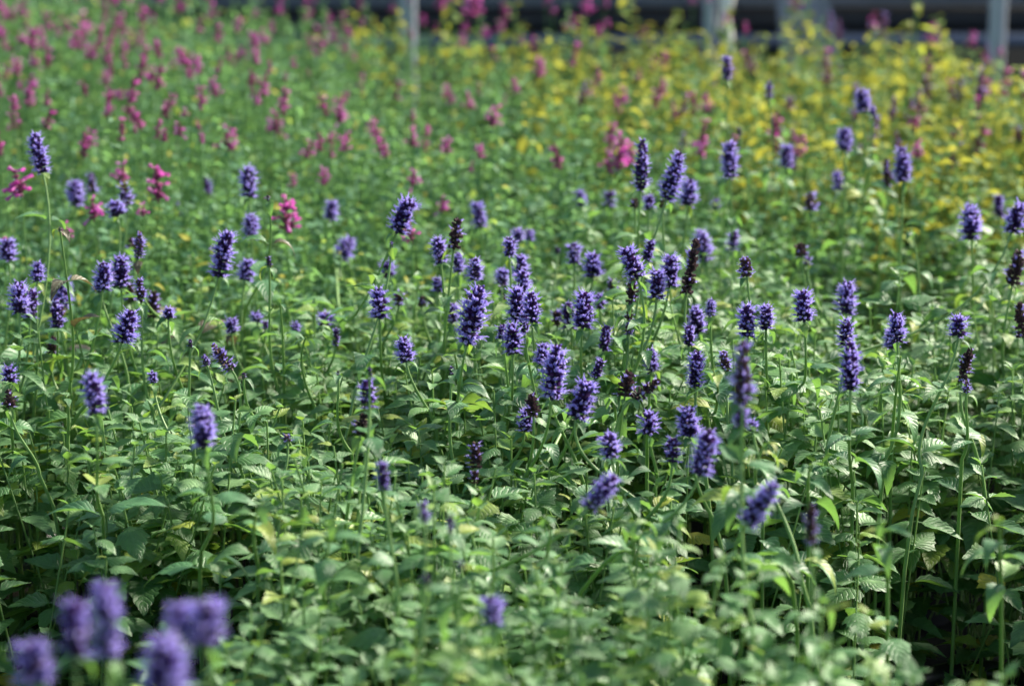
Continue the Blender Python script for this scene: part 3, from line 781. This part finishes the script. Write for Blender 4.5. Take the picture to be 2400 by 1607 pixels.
# ------------------------------------------------------------------ pink and mauve flowers of the rear bed
def pink_meshes(seed, mauve=False, showy=False):
    rnd = random.Random(seed); C = Geo(); Q = Geo(); L = rnd.uniform(.034, .060)
    n = int(L / .0072); C.tube([(0,0,-.002),(0,0,L*.95)], [.0016, .0008], 5, .2)
    for i in range(n):
        s = (i + .5)/n; rr = .0095 * (1 - .65*max(0, s-.3)) * rnd.uniform(.55, 1.3); k = 8 if s < .7 else 5
        for j in range(k):
            az = 2*math.pi*(j + rnd.uniform(-.4, .4))/k; d = dirv(az, R(30) + s*R(35) + rnd.gauss(0, .25)); p = np.array([0, 0, s*L*.92]) + d*.001
            cl = rr*rnd.uniform(.6, 1.0); cone(C, p, d, cl, .0007, .0017, 5, rnd.uniform(.1, .9), rm=.0018)
            if rnd.random() < (.30 if showy else .09) * (0 if mauve else 1):
                ln = rnd.uniform(.008, .015) if showy else rnd.uniform(.006, .010); d2 = dirv(az, R(5) + rnd.gauss(0, .45))
                cone(Q, p + d*cl*.8, d2, ln, .0009, .0030, 5, rnd.uniform(.2, 1), rm=.0017)
            elif mauve and rnd.random() < .16: floret(Q, p + d*cl*.8, d, .004, .0014, rnd, .6)
    if not Q.V: cone(Q, np.array([.004, 0, L*.6]), dirv(0, .2), .008, .0009, .003, 5, .6)
    return C.mesh('flower_spike', M_MCAL if mauve else M_PCAL), Q.mesh('blossoms', M_PET if mauve else M_PPET), L
PV = {'pink': [pink_meshes(50+i) for i in range(6)], 'showy': [pink_meshes(80+i, showy=True) for i in range(6)], 'mauve': [pink_meshes(110+i, mauve=True) for i in range(4)]}
_st = {}
def short_stem(h):
    k = round(h / .02)
    if k not in _st:
        a = Geo(); a.tube([(0,0,0), (.004,0,k*.01), (0,0,k*.02)], [.0018, .0014, .001], 4); _st[k] = (a.mesh('stem', M_STEM2), k*.02)
    return _st[k]
def pink(p, kind, size, label, group, tilt=.2):
    """p = foot of the flower spike"""
    me, h = short_stem(p.z); root = thing('pink_hyssop' if kind != 'mauve' else 'mauve_hyssop', (p.x, p.y, 0), label, 'flower', group)
    s = link('stem', me, root); s.scale = (1, 1, p.z / h)
    mc, mp, L = random.choice(PV[kind]); f = link('flower_spike', mc, root)
    f.location = (0, 0, p.z - .001); f.rotation_euler = (random.gauss(0, tilt), random.gauss(0, tilt), random.uniform(0, 6)); f.scale = (size, size, size * (.75 if size > 1 else 1))
    link('blossoms', mp, f)
    return root
# ones that can be told apart: centre x, centre y, width, distance, kind, label
NP = [
(178,45,60,4.6,'showy','bright magenta bloom high at the upper left, with a lone floret hanging below'),
(283,70,34,4.6,'pink','tall dark raspberry spike right of the brightest upper left bloom'),
(305,88,62,4.5,'showy','wide magenta bloom under the tall dark raspberry spike'),
(415,135,64,4.3,'showy','three headed magenta bloom spreading at the upper left middle'),
(530,138,36,4.3,'pink','raspberry knob right of the three headed magenta bloom'),
(735,85,60,4.6,'showy','ragged raspberry cluster left of the first metal post'),
(765,88,30,4.5,'showy','vivid magenta dab right of the ragged raspberry cluster'),
(1085,10,62,4.7,'showy','full magenta bloom at the top edge right of the first metal post'),
(1010,12,34,4.7,'pink','raspberry bud spike at the top edge beside the first metal post'),
(1155,35,30,4.7,'pink','upright raspberry spike right of the full magenta bloom'),
(1340,12,36,4.7,'showy','magenta bloom at the top edge above the dark bench gap'),
(1302,55,30,4.7,'showy','single magenta floret spray left under the top edge bloom'),
(1366,75,30,4.7,'pink','salmon tinged spike over yellow leaves before the bench'),
(1475,95,40,4.6,'pink','raspberry cluster with a yellow leaf, left of the middle post'),
(1820,12,24,4.8,'pink','lone raspberry spike crossing the grey hanging sheet'),
(1995,55,24,4.7,'pink','small crimson spike against the black gap under the bench'),
(517,312,62,3.5,'showy','loose magenta star bloom left of centre above the violet spikes'),
(632,283,50,3.7,'showy','flat spread magenta bloom right of the loose star'),
(655,492,70,3.05,'showy','star shaped magenta bloom between bronze leaves and a pale violet spike'),
(362,430,58,3.1,'showy','large red magenta clump with a dark violet foot at left'),
(277,395,46,3.2,'showy','magenta bloom with side florets left above the red clump'),
(50,405,80,2.95,'showy','biggest magenta bloom with long florets at the left edge'),
(215,478,50,3.0,'showy','drooping magenta florets between the lilac pair and the ragged tuft'),
(152,525,34,3.0,'showy','low magenta florets under the lilac pair'),
(203,318,40,3.5,'showy','small loose magenta bloom above the tall left spike'),
(12,565,30,2.95,'showy','magenta bloom cut by the left edge behind the round violet spike'),
(970,335,26,3.7,'pink','single raspberry cone standing alone in the green middle'),
(1010,468,36,3.3,'showy','magenta florets left of the pale topped leaning spike'),
(942,530,44,3.0,'showy','vivid magenta bloom at the foot of the large slanting spike'),
(1415,360,60,3.4,'showy','middle and largest of the magenta blooms left of the tall dark hearted spike'),
(1392,372,46,3.4,'showy','magenta bloom at the left of the broad cluster beside the tall dark spike'),
(1440,352,46,3.42,'showy','magenta bloom at the right of the broad cluster beside the tall dark spike'),
(1600,332,46,3.5,'showy','magenta bloom between the high leaning and the straight high spike'),
(1825,340,40,3.6,'showy','hazy rose bloom above the blurred oval spike'),
(1540,260,26,4.0,'pink','rose cone standing over orange yellow leaves'),
(2185,300,34,3.8,'pink','rose red cone right over the yellow foliage'),
(2098,348,32,3.5,'showy','pink bloom right behind the tall crisp spike'),
(758,352,20,3.6,'pink','thin tall dusky raspberry spike in the green left middle'),
(668,415,26,3.4,'showy','small pink bloom right of the oval lavender spike'),
(328,480,30,3.0,'showy','small magenta floret bunch low left of the slim dark blue spike'),
]
GP = 'pink flowers rising from the rear bed'
for (x, y, wd, d, kind, lab) in NP:
    down = math.sin(PITCH) + ((y+18)*VS - 803.5) / FPX * math.cos(PITCH); d = min(d, (CAM_H - HC - .02) / down) if y > 250 else d
    p = at(x*VS, (y + wd*.5)*VS, d); p.z = max(.2, p.z)
    pink(p, kind, wd*VS/FPX*d / (.022 if kind == 'pink' else .036), lab, GP, .12)
AUTO = []
STRIPS = [(50, 'hugging the left edge'), (110, 'above the tall leftmost spike'), (190, 'above the stout lilac spike'), (250, 'above the small dark spike'), (330, 'above the ragged lilac tufts'),
 (390, 'above the large red magenta clump'), (440, 'above the slim dark blue spike'), (510, 'above the slanting dark spike'), (600, 'above the oval lavender spike'), (700, 'above the magenta star bloom'),
 (800, 'above the pale mottled spike'), (890, 'left of the first metal post'), (985, 'in front of the first metal post'), (1070, 'right of the first metal post'), (1150, 'above the pale leaning spike'), (1240, 'above the central chain of spikes'),
 (1340, 'above the soft conical purple spike'), (1430, 'above the fainter hazy spikes'), (1510, 'above the tall dark hearted spike'), (1600, 'above the high leaning spike'), (1690, 'below the middle metal post'), (1780, 'around the slim dark spike'),
 (1870, 'above the blurred dusky spike'), (1950, 'above the egg shaped lilac spike'), (2040, 'beside the high blurred pair'), (2130, 'above the pink tipped spike'), (2250, 'above the fluffy upright spike'), (9999, 'in front of the right metal post')]
ORD = 'first second third fourth fifth sixth seventh eighth ninth tenth eleventh twelfth thirteenth fourteenth fifteenth sixteenth seventeenth eighteenth nineteenth twentieth 21st 22nd 23rd 24th 25th 26th 27th 28th 29th 30th'.split()
def auto_labels():
    for si, (lim, where) in enumerate(STRIPS):
        lo = STRIPS[si-1][0] if si else -999
        for kind, word in (('pink', 'raspberry flower spike'), ('showy', 'open magenta flower spike'), ('mauve', 'dusky mauve flower head')):
            row = sorted([q for q in AUTO if q[2] == kind and lo <= q[0] / VS < lim], key=lambda q: q[1])
            for i, q in enumerate(row):
                q[3]['label'] = ('only ' + word + ' ' + where) if len(row) == 1 else '%s %s from the top %s' % (ORD[min(i, 29)], word, where)
nm = {'pink': 0, 'mauve': 0}
tries = 0
while nm['pink'] < 236 and tries < 6000:
    tries += 1
    x = random.uniform(-60, 1750); y = random.uniform(-10, 520)
    pr = math.exp(-max(0, x - 250) / 520) * math.exp(-max(0, y - 200) / 170) + (.05 if y < 130 else 0.02)
    if random.random() > pr: continue
    d = row_depth(y, CAM_H - HC - .10 - .05 * (x < 700)) * random.uniform(.97, 1.03)
    if d > 5.3 or d < 3.2: continue
    p = at(x, y, d)
    if x < 1000: lab = 'small blurred raspberry flower spike, one of many crowding the upper left'
    else: lab = 'small blurred raspberry flower spike scattered over the upper middle, between the left and middle posts'
    kd = 'showy' if random.random() < .45 else 'pink'
    AUTO.append((x, y, kd, pink(p, kd, random.uniform(.34, .78) * (.85 if kd == 'showy' else 1), lab, GP))); nm['pink'] += 1
tries = 0
while nm['mauve'] < 56 and tries < 4000:
    tries += 1
    x = random.uniform(1350, 2440); y = random.uniform(60, 400)
    if random.random() > (.25 + .75 * (x - 1350) / 1100) * (1 if y < 300 else .4): continue
    d = row_depth(y, CAM_H - HC - .06) * random.uniform(.98, 1.02)
    if d > 4.9: continue
    p = at(x, y, d); mv = random.random() < .62
    o = pink(p, 'mauve' if mv else 'pink', random.uniform(.6, 1.0), 'small dusky mauve flower head dotted over the yellow foliage at right' if mv else 'small rose flower spike dotted over the yellow foliage at right',
         'mauve flower heads over the yellow foliage' if mv else GP); nm['mauve'] += 1
    AUTO.append((x, y, 'mauve' if mv else 'pink', o))
auto_labels()

# ------------------------------------------------------------------ leafy shoots without flowers
def shoot(tx, ty, d, entry, label, mat=M_LEAFR, size=.045, count=6, gap=.042, odd=None, group='leafy shoots without flowers'):
    T = at(tx*VS, ty*VS, d); E = canopy_entry(entry[0]*VS, entry[1]*VS)
    if d > 3.9: E = Vector((T.x + .01, T.y, HC - .05))
    rootp = Vector((E.x + (E.x-T.x)*.4, E.y, 0)); root = thing('leafy_shoot', rootp, label, 'plant', group)
    pts = bez([T, T.lerp(E, .5) + Vector((random.gauss(0, .01), 0, .01)), E], 10) + [rootp]
    a = Geo(); a.tube([p - rootp for p in pts], [.0009 + .001*i/11 for i in range(len(pts))], 6); link('stem', a.mesh('stem', M_STEM), root)
    add_leaves(root, rootp, pts, .004, gap, count, size, mat, odd)
for a_ in [
(2083,520,2.95,(2100,760),'tall thin leafy shoot with a single pale top leaf, right of centre'),
(2060,815,2.4,(2040,1010),'leafy shoot with drooping leaf pairs right of the curled leaf stem'),
(1853,1062,2.2,(1850,1180),'leafy shoot beneath the perfect oval spike'),
(1488,892,2.38,(1480,1060),'slim shoot with folded young leaves below the dead heads'),
(1395,905,2.36,(1400,1010),'yellow green shoot right of the knobbly lavender spike'),
(1630,845,2.3,(1632,960),'small forked shoot left of the biggest blurred column'),
(1040,812,2.42,(1045,960),'shoot with broad blue green leaf under the fattest spike'),
(640,690,2.62,(650,900),'straight leafy shoot left of the crossing stems'),
(700,770,2.6,(720,930),'arching shoot with brown edged top leaves'),
(150,905,2.5,(155,1010),'dark broad leaved shoot under the left soft focus spike'),
(600,1150,2.0,(590,1290),'arched pale shoot in the lower left bed'),
(1250,1180,2.02,(1230,1330),'tall green shoot in the lower middle bed'),
(2010,1190,1.95,(2030,1330),'broad leaved shoot in the lower right bed'),
(760,1190,1.9,(740,1370),'leafy shoot rising left below the plum violet spike'),
(1440,1190,2.0,(1450,1290),'pale shoot right under the curved spike'),
(1760,1010,2.12,(1745,1160),'large leaved shoot right under the biggest blurred column'),
(2290,1190,1.9,(2290,1330),'pale shoot beside the dark gap at the right edge'),
]: shoot(*a_)
for a_ in [
(2100,-20,4.45,(0,0),'tall lime and yellow shoot rising before the bench at right'),
(2160,65,4.5,(0,0),'short yellow shoot right of the tall lime one'),
(1745,75,4.6,(0,0),'rounded yellow shoot right of the middle post'),
(2010,60,4.6,(0,0),'flat topped lime shoot left of the tall lime one'),
(1355,65,4.6,(0,0),'upright yellow shoot under the top edge magenta bloom'),
(1020,50,4.6,(0,0),'bright yellow shoot right of the first post'),
(1550,20,4.6,(0,0),'leafy yellow green shoot left of the middle post'),
(1490,75,4.6,(0,0),'low yellow shoot left of the leafy yellow green one'),
]: shoot(*a_, mat=M_YSH, size=.050, count=7, gap=.022, group='yellow shoots at the back edge')

# ------------------------------------------------------------------ pots showing in the gaps
M_POT = plain('black_pot_plastic', (0.018, 0.019, 0.021), 0.35, noise=0.2, nscale=20)
M_SOIL = plain('potting_soil', (0.03, 0.02, 0.013), 0.95, noise=0.6, nscale=160, bump=0.6)
def pot_mesh():
    a = Geo(); r0, r1, h = .058, .078, .150; k = 32
    prof = [(r0, 0), (r1*.98, h-.022), (r1+.003, h-.022), (r1+.004, h), (r1-.001, h), (r1-.003, h-.016), (r1-.004, h-.02)]
    V = [(r*math.cos(2*math.pi*j/k), r*math.sin(2*math.pi*j/k), z) for r, z in prof for j in range(k)]
    a.add(V, [[i*k+j, i*k+(j+1)%k, (i+1)*k+(j+1)%k, (i+1)*k+j] for i in range(len(prof)-1) for j in range(k)], .5)
    b = Geo(); V = [(r*math.cos(2*math.pi*j/k), r*math.sin(2*math.pi*j/k), .132 + .003*math.sin(j*3+r*90)) for r in (.074, .05, .025, .0005) for j in range(k)]
    b.add(V, [[i*k+j, (i+1)*k+j, (i+1)*k+(j+1)%k, i*k+(j+1)%k] for i in range(3) for j in range(k)], .5)
    return a.mesh('pot_wall', M_POT), b.mesh('soil', M_SOIL)
pm_, so_ = pot_mesh(); potn = [0, 0, 0]
LAB = {0: 'black plastic nursery pot in the dark gap at the lower right', 1: 'black plastic nursery pot in the dark gap at the lower left', 2: 'black plastic nursery pot under the leaves near the bottom edge'}
for (x, y) in POTS:
    px, py = to_px(x, y, .15)
    if not (-100 < px < 2500 and 1000 < py < 1900): continue
    if gap_at(x, y - .06) > .75 and gap_at(x, y) > .75: continue
    t = thing('nursery_pot', (x, y, 0), '%s from the front' % LAB[0 if px > 1500 else 1 if px < 700 else 2].replace('black plastic', ORD[potn[0 if px > 1500 else 1 if px < 700 else 2]] + ' black plastic'), 'pot', 'black nursery pots under the plants')
    potn[0 if px > 1500 else 1 if px < 700 else 2] += 1
    link('pot_wall', pm_, t); link('soil', so_, t)
print('objects', len(bpy.data.objects))
